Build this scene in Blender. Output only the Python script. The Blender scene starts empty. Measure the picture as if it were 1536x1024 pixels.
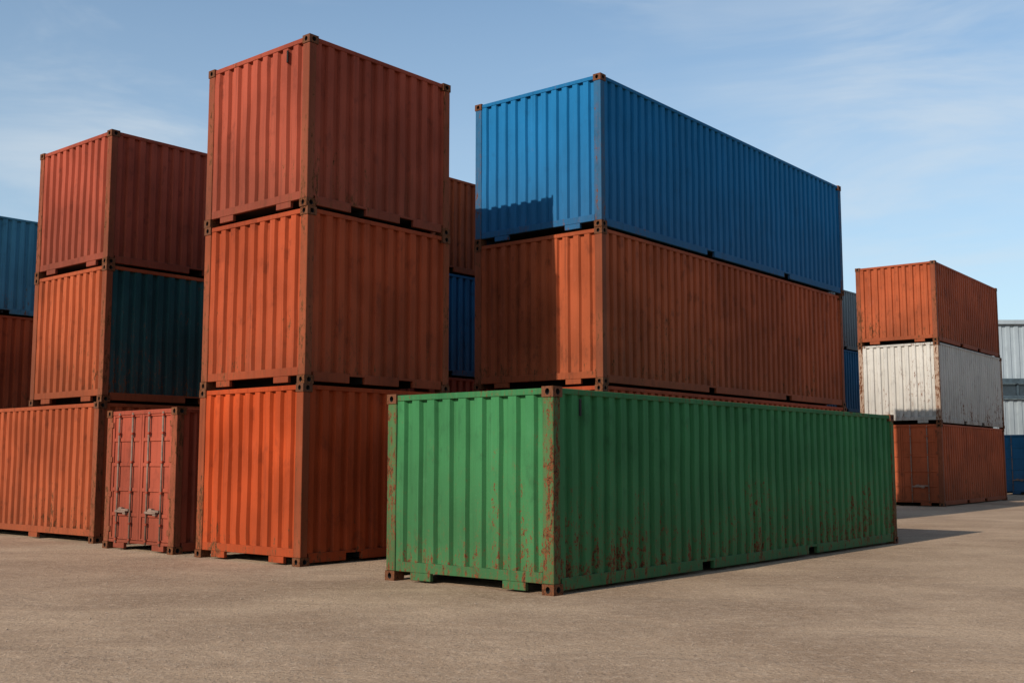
import bpy, bmesh, math, random
from mathutils import Vector, Matrix, noise as mnoise

FPX=1668.8; PIT=math.radians(6.116)
P={'G':[0.513,13.943,50.552,2.949,11.47,2.59],'A':[-3.33,17.723,49.933,2.811,3.367,2.888],'B':[1.773,21.77,51.104,3.327,12.093,3.147],
'C':[-8.389,22.696,49.824,3.032,6.0,2.853],'P':[-6.006,19.98,49.0,2.40,6.0,2.616],'F':[15.656,40.683,52.127,3.001,8.611,3.013]}

sc=bpy.context.scene
sc.view_settings.view_transform='Standard'
sc.view_settings.look='None'
rnd=random.Random(4)

# ================= materials =================
def NT(name):
    m=bpy.data.materials.new(name); m.use_nodes=True
    nt=m.node_tree; nt.nodes.clear()
    out=nt.nodes.new('ShaderNodeOutputMaterial'); b=nt.nodes.new('ShaderNodeBsdfPrincipled')
    nt.links.new(b.outputs[0],out.inputs[0]); return m,nt,b
class N:
    def __init__(s,nt): s.nt=nt
    def L(s,a,b): s.nt.links.new(a,b)
    def new(s,t): return s.nt.nodes.new(t)
    def noise(s,vec,scale,detail=5,rough=.6,dist=0):
        n=s.new('ShaderNodeTexNoise'); n.inputs['Scale'].default_value=scale; n.inputs['Detail'].default_value=detail
        n.inputs['Roughness'].default_value=rough; n.inputs['Distortion'].default_value=dist
        if vec is not None: s.L(vec,n.inputs['Vector'])
        return n.outputs['Fac']
    def vscale(s,vec,sx,sy,sz):
        n=s.new('ShaderNodeVectorMath'); n.operation='MULTIPLY'; s.L(vec,n.inputs[0]); n.inputs[1].default_value=(sx,sy,sz); return n.outputs[0]
    def math(s,op,a,b=None,c=None,clamp=False):
        n=s.new('ShaderNodeMath'); n.operation=op; n.use_clamp=clamp
        for i,q in enumerate((a,b,c)):
            if q is None: continue
            if isinstance(q,(int,float)): n.inputs[i].default_value=q
            else: s.L(q,n.inputs[i])
        return n.outputs[0]
    def mr(s,val,a,b,c=0,d=1,smooth=True):
        n=s.new('ShaderNodeMapRange'); n.interpolation_type='SMOOTHSTEP' if smooth else 'LINEAR'
        s.L(val,n.inputs[0]); 
        for i,q in enumerate((a,b,c,d)): n.inputs[1+i].default_value=q
        return n.outputs[0]
    def mix(s,fac,a,b,mode='MIX'):
        n=s.new('ShaderNodeMix'); n.data_type='RGBA'; n.blend_type=mode
        for i,q in ((0,fac),(6,a),(7,b)):
            if isinstance(q,(int,float)): n.inputs[i].default_value=q
            elif isinstance(q,tuple): n.inputs[i].default_value=(*q,1)
            else: s.L(q,n.inputs[i])
        return n.outputs[2]
    def bump(s,h,strength,dist,bsdf):
        n=s.new('ShaderNodeBump'); n.inputs['Strength'].default_value=strength; n.inputs['Distance'].default_value=dist
        s.L(h,n.inputs['Height']); s.L(n.outputs[0],bsdf.inputs['Normal'])

def paint(name,col,thr=.66,low=.08,fade=.25,rustcol=((.045,.016,.008),(.14,.05,.02)),grime=.35,lowh=2.6,flake=.55):
    m,nt,b=NT(name); g=N(nt)
    tc=g.new('ShaderNodeTexCoord'); oi=g.new('ShaderNodeObjectInfo')
    off=g.math('MULTIPLY',oi.outputs['Random'],73.0)
    va=g.new('ShaderNodeVectorMath'); va.operation='ADD'; g.L(tc.outputs['Object'],va.inputs[0]); g.L(off,va.inputs[1])
    V=va.outputs[0]
    sep=g.new('ShaderNodeSeparateXYZ'); g.L(tc.outputs['Object'],sep.inputs[0])
    lowm=g.mr(sep.outputs[2],0,lowh,1,0,False); lowm=g.math('POWER',lowm,1.4)
    fine=g.noise(g.vscale(V,1.5,1.5,flake),12,4,.72)
    streak=g.noise(g.vscale(V,5,5,.6),1.0,3,.6)
    big=g.noise(V,.7,2,.55)
    spk=g.noise(V,40,2,.6)
    rv=g.math('ADD',g.math('MULTIPLY',fine,.46),g.math('MULTIPLY',streak,.22))
    rv=g.math('ADD',rv,g.math('MULTIPLY',big,.18)); rv=g.math('ADD',rv,g.math('MULTIPLY',spk,.14))
    rv=g.math('ADD',rv,g.math('MULTIPLY',lowm,low))
    mask=g.mr(rv,thr,thr+.03)
    stain=g.mr(rv,thr-.07,thr+.03)
    light=tuple(c*(1+fade)+.006*fade for c in col); dark=tuple(c*(1-fade) for c in col)
    c=g.mix(g.mr(big,.3,.7),dark,light)
    st2=g.noise(g.vscale(V,11,11,.3),1.3,3,.6)
    c=g.mix(g.math('MULTIPLY',g.mr(st2,.5,.75),grime),c,tuple(q*.35+.004 for q in col))
    c=g.mix(g.math('MULTIPLY',g.mr(st2,.45,.2),.4),c,tuple(q*1.25+.014 for q in col))
    c=g.mix(g.math('MULTIPLY',g.mr(spk,.55,.8),.2),c,tuple(min(1,q*1.3+.03) for q in col))
    blot=g.noise(g.vscale(V,1,1,.6),3.6,4,.68)
    c=g.mix(g.math('MULTIPLY',g.mr(blot,.54,.72),grime*1.2),c,tuple(q*.38+.003 for q in col))
    c=g.mix(g.math('MULTIPLY',g.mr(blot,.42,.28),grime*.7),c,tuple(q*1.15+.02 for q in col))
    c=g.mix(g.math('MULTIPLY',lowm,.26),c,(.05,.03,.016))
    rc=g.mix(g.mr(spk,.35,.65),rustcol[0],rustcol[1])
    c=g.mix(g.math('MULTIPLY',stain,.25),c,rustcol[1])
    c=g.mix(mask,c,rc)
    g.L(c,b.inputs['Base Color'])
    g.L(g.mr(mask,0,1,.7,.95,False),b.inputs['Roughness'])
    b.inputs['Specular IOR Level'].default_value=.12
    h=g.math('ADD',g.math('MULTIPLY',fine,.6),g.math('MULTIPLY',spk,.3)); h=g.math('SUBTRACT',h,g.math('MULTIPLY',mask,.5))
    g.bump(h,.3,.006,b)
    return m
def plain(name,col,rough=.8,metal=0):
    m,nt,b=NT(name); g=N(nt); tc=g.new('ShaderNodeTexCoord')
    n=g.noise(tc.outputs['Object'],6,3,.6)
    g.L(g.mix(g.mr(n,.3,.7),tuple(c*.7 for c in col),tuple(c*1.2 for c in col)),b.inputs['Base Color'])
    b.inputs['Roughness'].default_value=rough; b.inputs['Metallic'].default_value=metal
    return m
DARK=plain('dark_void',(.010,.008,.007),.95)
GALV=plain('worn_steel',(.17,.105,.075),.8)
CASTR=paint('casting_rust',(.12,.045,.022),.49,.03,.3)
PAL={}
def pal(key,col,thr=.66,low=.09,fade=.2,grime=.38,post=None,pthr=.54,flake=.55):
    post=post or col
    PAL[key]=dict(panel=paint(key+'_panel_paint',col,thr,low,fade,grime=grime,flake=flake),
                  rail=paint(key+'_rail_paint',tuple(c*.85 for c in col),pthr+.05,.03,fade),
                  post=paint(key+'_post_paint',post,pthr,.02,fade))
pal('red',(.265,.051,.027),thr=.64,grime=.42,post=(.195,.047,.022))
pal('vermilion',(.29,.048,.015),thr=.645,grime=.42,post=(.21,.047,.018))
pal('orange',(.34,.046,.009),thr=.65,post=(.22,.046,.016))
pal('rust_orange',(.30,.062,.021),thr=.622,grime=.5,post=(.19,.047,.02))
pal('green',(.031,.140,.049),thr=.642,low=.146,fade=.14,grime=.33,post=(.045,.11,.038),pthr=.51,flake=.85)
pal('blue',(.006,.118,.275),thr=.685,low=.065,fade=.08,grime=.18,post=(.02,.09,.18),pthr=.56)
pal('teal',(.011,.050,.054),thr=.61,low=.09,post=(.16,.04,.018))
pal('pale_blue',(.05,.18,.27),thr=.66,fade=.1)
pal('navy',(.012,.085,.18),thr=.66,fade=.1)
pal('grey',(.15,.18,.19),thr=.64,fade=.1)
pal('white',(.44,.41,.37),thr=.60,low=.07,fade=.08,grime=.3,post=(.33,.24,.18),pthr=.51)

# ================= geometry helpers =================
def box(bm,x0,x1,y0,y1,z0,z1,mi,bev=0.0):
    vs=[bm.verts.new((x,y,z)) for x in (x0,x1) for y in (y0,y1) for z in (z0,z1)]
    fs=[(0,1,3,2),(4,6,7,5),(0,4,5,1),(2,3,7,6),(0,2,6,4),(1,5,7,3)]
    F=[bm.faces.new([vs[i] for i in f]) for f in fs]
    for f in F: f.material_index=mi
    if bev:
        E=list({e for f in F for e in f.edges})
        r=bmesh.ops.bevel(bm,geom=E,offset=bev,segments=1,affect='EDGES',clamp_overlap=True)
        for f in r['faces']: f.material_index=mi
def cyl(bm,p0,p1,r,mi,seg=8):
    p0=Vector(p0);p1=Vector(p1);d=(p1-p0).normalized(); a=d.orthogonal().normalized(); b=d.cross(a)
    A=[];B=[]
    for i in range(seg):
        t=2*math.pi*i/seg; o=(a*math.cos(t)+b*math.sin(t))*r
        A.append(bm.verts.new(p0+o));B.append(bm.verts.new(p1+o))
    for i in range(seg):
        f=bm.faces.new((A[i],A[(i+1)%seg],B[(i+1)%seg],B[i])); f.material_index=mi; f.smooth=True
    for l in (A[::-1],B): bm.faces.new(l).material_index=mi
def holeface(bm,c,u,v,n,su,sv,hu,hv,mi,md):
    c,u,v,n=map(Vector,(c,u,v,n))
    O=[];I=[];D=[]
    for k in range(16):
        t=2*math.pi*k/16; cx,cy=math.cos(t),math.sin(t); m=max(abs(cx),abs(cy))
        O.append(bm.verts.new(c+u*(cx/m*su)+v*(cy/m*sv)))
        I.append(bm.verts.new(c+u*(cx*hu)+v*(cy*hv)))
        D.append(bm.verts.new(c+u*(cx*hu)+v*(cy*hv)-n*.06))
    for k in range(16):
        j=(k+1)%16
        bm.faces.new((O[k],O[j],I[j],I[k])).material_index=mi
        bm.faces.new((I[k],I[j],D[j],D[k])).material_index=md
    bm.faces.new(D).material_index=md
def casting(bm,x,y,z,sx,sy,sz,mi,md):
    """corner fitting: outer corner at (x,y,z); sx,sy,sz = direction (+-1) pointing inwards"""
    a,b,c=.195,.185,.135; e=.010
    x-=sx*e; y-=sy*e
    X=x+sx*a/2;Y=y+sy*b/2;Z=z+sz*c/2
    holeface(bm,(x,Y,Z),(0,1,0),(0,0,1),(-sx,0,0),b/2,c/2,.036,.042,mi,md)
    holeface(bm,(X,y,Z),(1,0,0),(0,0,1),(0,-sy,0),a/2,c/2,.040,.040,mi,md)
    holeface(bm,(X,Y,z),(1,0,0),(0,1,0),(0,0,-sz),a/2,b/2,.055,.03,mi,md)
    def q(pts): bm.faces.new([bm.verts.new(p) for p in pts]).material_index=mi
    x2=x+sx*a;y2=y+sy*b;z2=z+sz*c
    q([(x2,y,z),(x2,y2,z),(x2,y2,z2),(x2,y,z2)])
    q([(x,y2,z),(x2,y2,z),(x2,y2,z2),(x,y2,z2)])
    q([(x,y,z2),(x2,y,z2),(x2,y2,z2),(x,y2,z2)])
def corr(bm,o,u,n,length,z0,z1,mi,pitch=.278,depth=.058,seed=0,dent=.008,rows=10):
    o=Vector(o);u=Vector(u);n=Vector(n)
    k=max(2,round(length/pitch)); p=length/k
    prof=[]
    for i in range(k):
        s=i*p
        if i==0: prof.append((0,0))
        prof+= [(s+.46*p,0),(s+.56*p,-depth),(s+.90*p,-depth),(s+p,0)]
    grid=[]
    for r in range(rows+1):
        z=z0+(z1-z0)*r/rows; row=[]
        for (s,d) in prof:
            w=1 if 0<r<rows else .2
            dn=mnoise.noise(Vector((s*.9,z*1.1,seed*7.3)))*dent*1.6+mnoise.noise(Vector((s*3.1,z*2.3,seed*3.1)))*dent
            row.append(bm.verts.new(o+u*s+n*(d+dn*w)+Vector((0,0,z))))
        grid.append(row)
    for r in range(rows):
        for i in range(len(prof)-1):
            bm.faces.new((grid[r][i],grid[r][i+1],grid[r+1][i+1],grid[r+1][i])).material_index=mi

def container(cx,cy,cz,yaw,W,L,H,color,side=None,door=False,pockets=None,seed=0,lug=None,name='shipping_container'):
    bm=bmesh.new()
    PAN,RAIL,POST,CAST,DK,GV,SIDE=range(7)
    pw,pd=.17,.15
    for (x0,x1) in ((0,pd),(L-pd,L)):
        for (y0,y1) in ((0,pw),(W-pw,W)):
            box(bm,x0,x1,y0,y1,.136,H-.136,POST,.008)
    for ix,sx in ((0,1),(L,-1)):
        for iy,sy in ((0,1),(W,-1)):
            for iz,sz in ((0,1),(H,-1)): casting(bm,ix,iy,iz,sx,sy,sz,CAST,DK)
    for (y0,y1) in ((.012,.075),(W-.075,W-.012)): box(bm,.19,L-.19,y0,y1,H-.09,H-.018,RAIL,.006)
    for (x0,x1) in ((.010,.08),(L-.08,L-.010)): box(bm,x0,x1,.18,W-.18,H-.10,H-.02,RAIL,.006)
    pk=pockets if pockets is not None else [(.36,.36),(.64,.36)]
    for (y0,y1) in ((.014,.08),(W-.08,W-.014)):
        xs=.188
        for (fc,w) in pk:
            a=fc*L-w/2
            box(bm,xs,a,y0,y1,.045,.20,RAIL,.006)
            box(bm,a,a+w,y0+.004,y1-.004,.162,.198,RAIL)
            xs=a+w
        box(bm,xs,L-.188,y0,y1,.045,.20,RAIL,.006)
    for (x0,x1) in ((.010,.08),(L-.08,L-.010)):
        box(bm,x0,x1,.178,W-.178,.135,.27 if not (door and x0<.1) else .19,RAIL,.006)
        for c in (W*.22,W*.78):
            box(bm,x0+.003,x1-.003,c-.19,c+.19,.03,.134,RAIL,.006)
    box(bm,.085,L-.085,.085,W-.085,.165,.195,DK)
    n=int(L/.6)
    for i in range(1,n):
        x=i*L/n; box(bm,x-.03,x+.03,.09,W-.09,.06,.164,DK)
    s=seed*11
    mi=SIDE if side else PAN
    corr(bm,(.15,.022,0),(1,0,0),(0,-1,0),L-.30,.195,H-.085,mi,seed=s+1)
    corr(bm,(L-.15,W-.022,0),(-1,0,0),(0,1,0),L-.30,.195,H-.085,PAN,seed=s+2)
    corr(bm,(L-.022,.17,0),(0,1,0),(1,0,0),W-.34,.265,H-.095,PAN,seed=s+3)
    if not door:
        corr(bm,(.022,W-.17,0),(0,-1,0),(-1,0,0),W-.34,.265,H-.095,PAN,seed=s+4,pitch=.275)
        if lug=='end': box(bm,-.004,.02,W*.20,W*.20+.035,H-.36,H-.15,DK,.004)
    else:
        z0,z1=.195,H-.105; mid=W/2
        for (y0,y1) in ((.172,mid-.006),(mid+.006,W-.172)):
            box(bm,.045,.085,y0,y1,z0,z1,PAN)
            fr=.07
            box(bm,.022,.045,y0,y0+fr,z0,z1,PAN,.004); box(bm,.022,.045,y1-fr,y1,z0,z1,PAN,.004)
            nb=5; hh=(z1-z0)/nb
            for i in range(nb+1):
                zc=z0+i*hh; a=max(z0,zc-.035); b_=min(z1,zc+.035)
                box(bm,.0225,.0445,y0+fr,y1-fr,a,b_,PAN,.008)
            w=y1-y0
            for q in (.27,.73):
                y=y0+w*q
                cyl(bm,(.0,y,z0-.07),(.0,y,z1+.04),.019,GV)
                for zz in (z0+.0,z0+.30,z0+hh*1.9,z0+hh*3.1,z1-.35,z1-.02):
                    box(bm,-.024,.022,y-.035,y+.035,zz-.022,zz+.022,PAN,.004)
                zz=z0+.55-(.0 if q<.5 else .03)
                d=1 if q<.5 else -1
                ya,yb=sorted((y,y+d*w*.36))
                box(bm,-.045,-.022,ya,yb,zz-.022,zz+.022,GV,.004)
                box(bm,-.03,.022,(y+d*w*.3)-.05,(y+d*w*.3)+.05,zz-.055,zz+.045,GV,.004)
            yh=.165 if y0<mid-.1 and y1<mid else W-.165
            for i in range(4):
                zz=z0+.18+i*(z1-z0-.36)/3
                box(bm,-.006,.03,yh-.055,yh+.055,zz-.05,zz+.05,POST,.006)
    if lug=='side': box(bm,L*.05,L*.05+.04,.0,.02,H-.36,H-.14,DK,.004)
    corr_n=max(4,round(L/.3)); p=(L-.16)/corr_n; prev=None
    for i in range(corr_n*2+1):
        x=.08+i*p/2; z=H-.05+(.018 if i%2 else 0)
        a=bm.verts.new((x,.07,z)); b_=bm.verts.new((x,W-.07,z))
        if prev: bm.faces.new((prev[0],a,b_,prev[1])).material_index=PAN
        prev=(a,b_)
    bmesh.ops.recalc_face_normals(bm,faces=bm.faces)
    me=bpy.data.meshes.new(name); bm.to_mesh(me); bm.free()
    pl=PAL[color]
    for m in (pl['panel'],pl['rail'],pl['post'],CASTR,DARK,GALV,PAL[side]['panel'] if side else pl['panel']): me.materials.append(m)
    ob=bpy.data.objects.new(name,me); sc.collection.objects.link(ob)
    ob.location=(cx,cy,cz); ob.rotation_euler=(0,0,math.radians(yaw))
    return ob
SEED=[0]
def stack(p,cols,heights=None,jit=.014,**kw):
    x,y,yw,W,L,H=p; z=0; out=[]
    for i,c in enumerate(cols):
        h=heights[i] if heights else H
        opt=dict(kw)
        if isinstance(c,dict): opt.update(c); c=opt.pop('c')
        SEED[0]+=1; j=jit if i else 0
        out.append(container(x+rnd.uniform(-j,j),y+rnd.uniform(-j,j),z,yw+rnd.uniform(-.25,.25)*(1 if i else 0),opt.pop('W',W),opt.pop('L',L),h,c,seed=SEED[0],**opt))
        z+=h
    return out

stack(P['G'],[dict(c='green',lug='side')],pockets=[(.335,.34),(.655,.34)])
stack(P['A'],['orange','vermilion',dict(c='red',lug='end')],pockets=[(.34,.34),(.68,.34)])
stack(P['B'],['vermilion','rust_orange','blue'],pockets=[(.37,.34),(.70,.34)])
c=P['C']; H=c[5]
SEED[0]+=1
container(c[0]-.03,c[1]-.03,0,c[2],11.5,3.0,H,'rust_orange',seed=SEED[0],pockets=[])
for i,(col,sd_) in enumerate((('rust_orange','teal'),('red',None))):
    SEED[0]+=1
    container(c[0]+.01,c[1]+.01,H*(i+1),c[2],c[3],6.0,H,col,side=sd_,seed=SEED[0])
stack(P['P'],[dict(c='red',door=True)])
stack(P['F'],[dict(c='rust_orange',door=True),'white','rust_orange'])
stack([-18.5,30.4,49,3,7,3.05],['red','vermilion','pale_blue'])
stack([-3.07,28.1,50,3,6,2.7],['grey','red','navy','rust_orange'],heights=[1.3,2.6,2.82,2.65])
stack([12.9,48.7,50,3,12,2.9],['red','red','navy','grey'],heights=[1.3,2.6,2.95,2.85])
stack([26.6,53.5,50,3.1,6.1,2.95],[dict(c='navy',door=True)])

# ================= warehouse =================
def warehouse():
    root=bpy.data.objects.new('warehouse',None); sc.collection.objects.link(root); root.location=(24,66,0)
    def part(name,fn,mats):
        bm=bmesh.new(); fn(bm); bmesh.ops.recalc_face_normals(bm,faces=bm.faces)
        me=bpy.data.meshes.new(name); bm.to_mesh(me); bm.free()
        for m in mats: me.materials.append(m)
        o=bpy.data.objects.new(name,me); sc.collection.objects.link(o); o.parent=root
    clad=paint('warehouse_cladding',(.27,.31,.34),.74,.03,.06,grime=.2,lowh=4)
    clad2=paint('warehouse_lower_cladding',(.23,.26,.28),.74,.03,.06,grime=.2,lowh=4)
    slate=plain('slate_fascia',(.035,.055,.07),.5); glass=plain('window_glass',(.02,.03,.04),.12)
    Wd,D,Hh=70,30,9.75
    part('upper_wall',lambda b:(corr(b,(0,0,0),(1,0,0),(0,-1,0),Wd,6.5,Hh,0,pitch=.5,depth=.06,dent=0,rows=1),
        corr(b,(0,D,0),(0,-1,0),(-1,0,0),D,6.5,Hh,0,pitch=.5,depth=.06,dent=0,rows=1)),[clad])
    part('lower_wall',lambda b:(corr(b,(0,0,0),(1,0,0),(0,-1,0),Wd,0,5.3,0,pitch=.5,depth=.06,dent=0,rows=1),
        corr(b,(0,D,0),(0,-1,0),(-1,0,0),D,0,5.3,0,pitch=.5,depth=.06,dent=0,rows=1)),[clad2])
    def band(b):
        box(b,-.05,Wd,-.25,-.08,6.2,6.5,0); box(b,-.05,Wd,-.2,-.08,5.3,5.5,0); box(b,0,Wd,.0,.1,5.5,6.2,1)
        box(b,-.05,.1,.12,D,5.3,6.5,0)
        for i in range(36): box(b,i*2-.05,i*2+.05,-.1,-.01,5.5,6.2,0)
    part('window_band',band,[slate,glass])
    part('roof',lambda b:(box(b,-.15,Wd+.1,-.2,D,Hh+.002,Hh+.25,0)),[clad])
    def dp(b):
        for i in range(6): cyl(b,(4+i*12,-.4,0),(4+i*12,-.4,Hh),.09,0)
    part('downpipes',dp,[slate])
    def dr(b):
        for i in range(4):
            x=14+i*15; box(b,x,x+4.5,-.12,-.005,.02,4.3,0,.01)
            for k in range(14): box(b,x+.05,x+4.45,-.15,-.121,.1+k*.3,.12+k*.3,0)
    part('roller_doors',dr,[slate])
warehouse()

# ================= ground =================
bm=bmesh.new(); S=1500
f=bm.faces.new([bm.verts.new(p) for p in ((-S,-S,0),(S,-S,0),(S,S,0),(-S,S,0))])
me=bpy.data.meshes.new('ground'); bm.to_mesh(me); bm.free()
gr=bpy.data.objects.new('ground',me); sc.collection.objects.link(gr)
m,nt,b=NT('worn_asphalt'); g=N(nt); tc=g.new('ShaderNodeTexCoord'); V=tc.outputs['Object']
n1=g.noise(V,.3,5,.6,.3); n2=g.noise(g.vscale(V,.6,1.1,1),.8,5,.6,.8); n3=g.noise(V,7,4,.7); n4=g.noise(V,26,4,.78)
vor=g.new('ShaderNodeTexVoronoi'); vor.inputs['Scale'].default_value=22; g.L(V,vor.inputs['Vector'])
c=g.mix(g.mr(n1,.34,.66),(.30,.198,.126),(.44,.305,.200))
c=g.mix(g.math('MULTIPLY',g.mr(n2,.42,.62),.38),c,(.25,.165,.108))
c=g.mix(g.math('MULTIPLY',g.mr(n3,.45,.7),.45),c,(.53,.38,.265))
c=g.mix(g.math('MULTIPLY',g.mr(n4,.50,.62),.65),c,(.155,.102,.068))
c=g.mix(g.math('MULTIPLY',g.mr(vor.outputs['Distance'],.26,.08),.6),c,(.60,.46,.34))
g.L(c,b.inputs['Base Color']); b.inputs['Roughness'].default_value=.95; b.inputs['Specular IOR Level'].default_value=.12
h=g.math('ADD',g.math('MULTIPLY',n4,.5),g.math('MULTIPLY',n3,.55)); h=g.math('ADD',h,g.math('MULTIPLY',n2,1.8))
g.bump(h,.75,.045,b); me.materials.append(m)
# loose grit: one mesh of small angular stones lying on the yard
bm=bmesh.new(); r2=random.Random(9)
for i in range(2600):
    x=r2.uniform(-9,13); y=6+20*r2.random()**1.3; s=r2.uniform(.004,.011)*(1.6 if r2.random()<.08 else 1)
    pts=[(1,0,0),(-1,0,0),(0,1,0),(0,-1,0),(0,0,.8),(0,0,-.4)]
    vs=[bm.verts.new((x+p[0]*s*r2.uniform(.7,1.4),y+p[1]*s*r2.uniform(.7,1.4),s*.3+p[2]*s)) for p in pts]
    for a_,b_,c_ in ((0,2,4),(2,1,4),(1,3,4),(3,0,4),(2,0,5),(1,2,5),(3,1,5),(0,3,5)): bm.faces.new((vs[a_],vs[b_],vs[c_]))
me=bpy.data.meshes.new('gravel'); bm.to_mesh(me); bm.free(); me.materials.append(plain('grit_stone',(.30,.22,.16),.9))
o=bpy.data.objects.new('gravel',me); sc.collection.objects.link(o)

# ================= light =================
phi=math.radians(48.3); el=math.radians(27.3)
hdir=Vector((math.cos(phi),math.sin(phi),0))
tr=hdir*math.cos(el)+Vector((0,0,-math.sin(el)))
sd=bpy.data.lights.new('sun','SUN'); sd.energy=5.0; sd.angle=math.radians(.5); sd.color=(1,.92,.80)
so=bpy.data.objects.new('sun',sd); sc.collection.objects.link(so); so.rotation_euler=tr.to_track_quat('-Z','Y').to_euler(); so.location=(-20,-20,30)
w=bpy.data.worlds.new('World'); sc.world=w; w.use_nodes=True; nt=w.node_tree; nt.nodes.clear(); g=N(nt)
out=g.new('ShaderNodeOutputWorld'); bg=g.new('ShaderNodeBackground'); g.L(bg.outputs[0],out.inputs[0])
sky=g.new('ShaderNodeTexSky'); sky.sky_type='NISHITA'; sky.sun_disc=False; sky.sun_elevation=el
sky.sun_rotation=math.atan2(-hdir.x,-hdir.y); sky.air_density=1.0; sky.dust_density=.6; sky.ozone_density=1.0
tc=g.new('ShaderNodeTexCoord'); V=tc.outputs['Generated']
n1=g.noise(g.vscale(V,1.1,1.1,4.6),2.2,6,.58,.6); n2=g.noise(V,2.3,3,.5)
cm=g.math('MULTIPLY',g.mr(n1,.42,.72),g.mr(n2,.38,.60))
sep=g.new('ShaderNodeSeparateXYZ'); g.L(V,sep.inputs[0])
haze=g.mr(sep.outputs[2],0,.46,.66,.05,False)
col=g.mix(1.0,sky.outputs[0],(.95,1.12,1.18),'MULTIPLY')
col=g.mix(haze,col,(4.3,5.1,5.8))
col=g.mix(g.math('MULTIPLY',cm,.62),col,(5.4,5.9,6.3))
g.L(col,bg.inputs[0]); bg.inputs[1].default_value=.128

# ================= camera =================
cd=bpy.data.cameras.new('camera'); co=bpy.data.objects.new('camera',cd); sc.collection.objects.link(co)
co.location=(0,0,1.654); co.rotation_euler=(math.radians(90)+PIT,0,0)
cd.sensor_width=36; cd.lens=FPX/1536*36; cd.clip_end=5000; cd.clip_start=.1
sc.camera=co
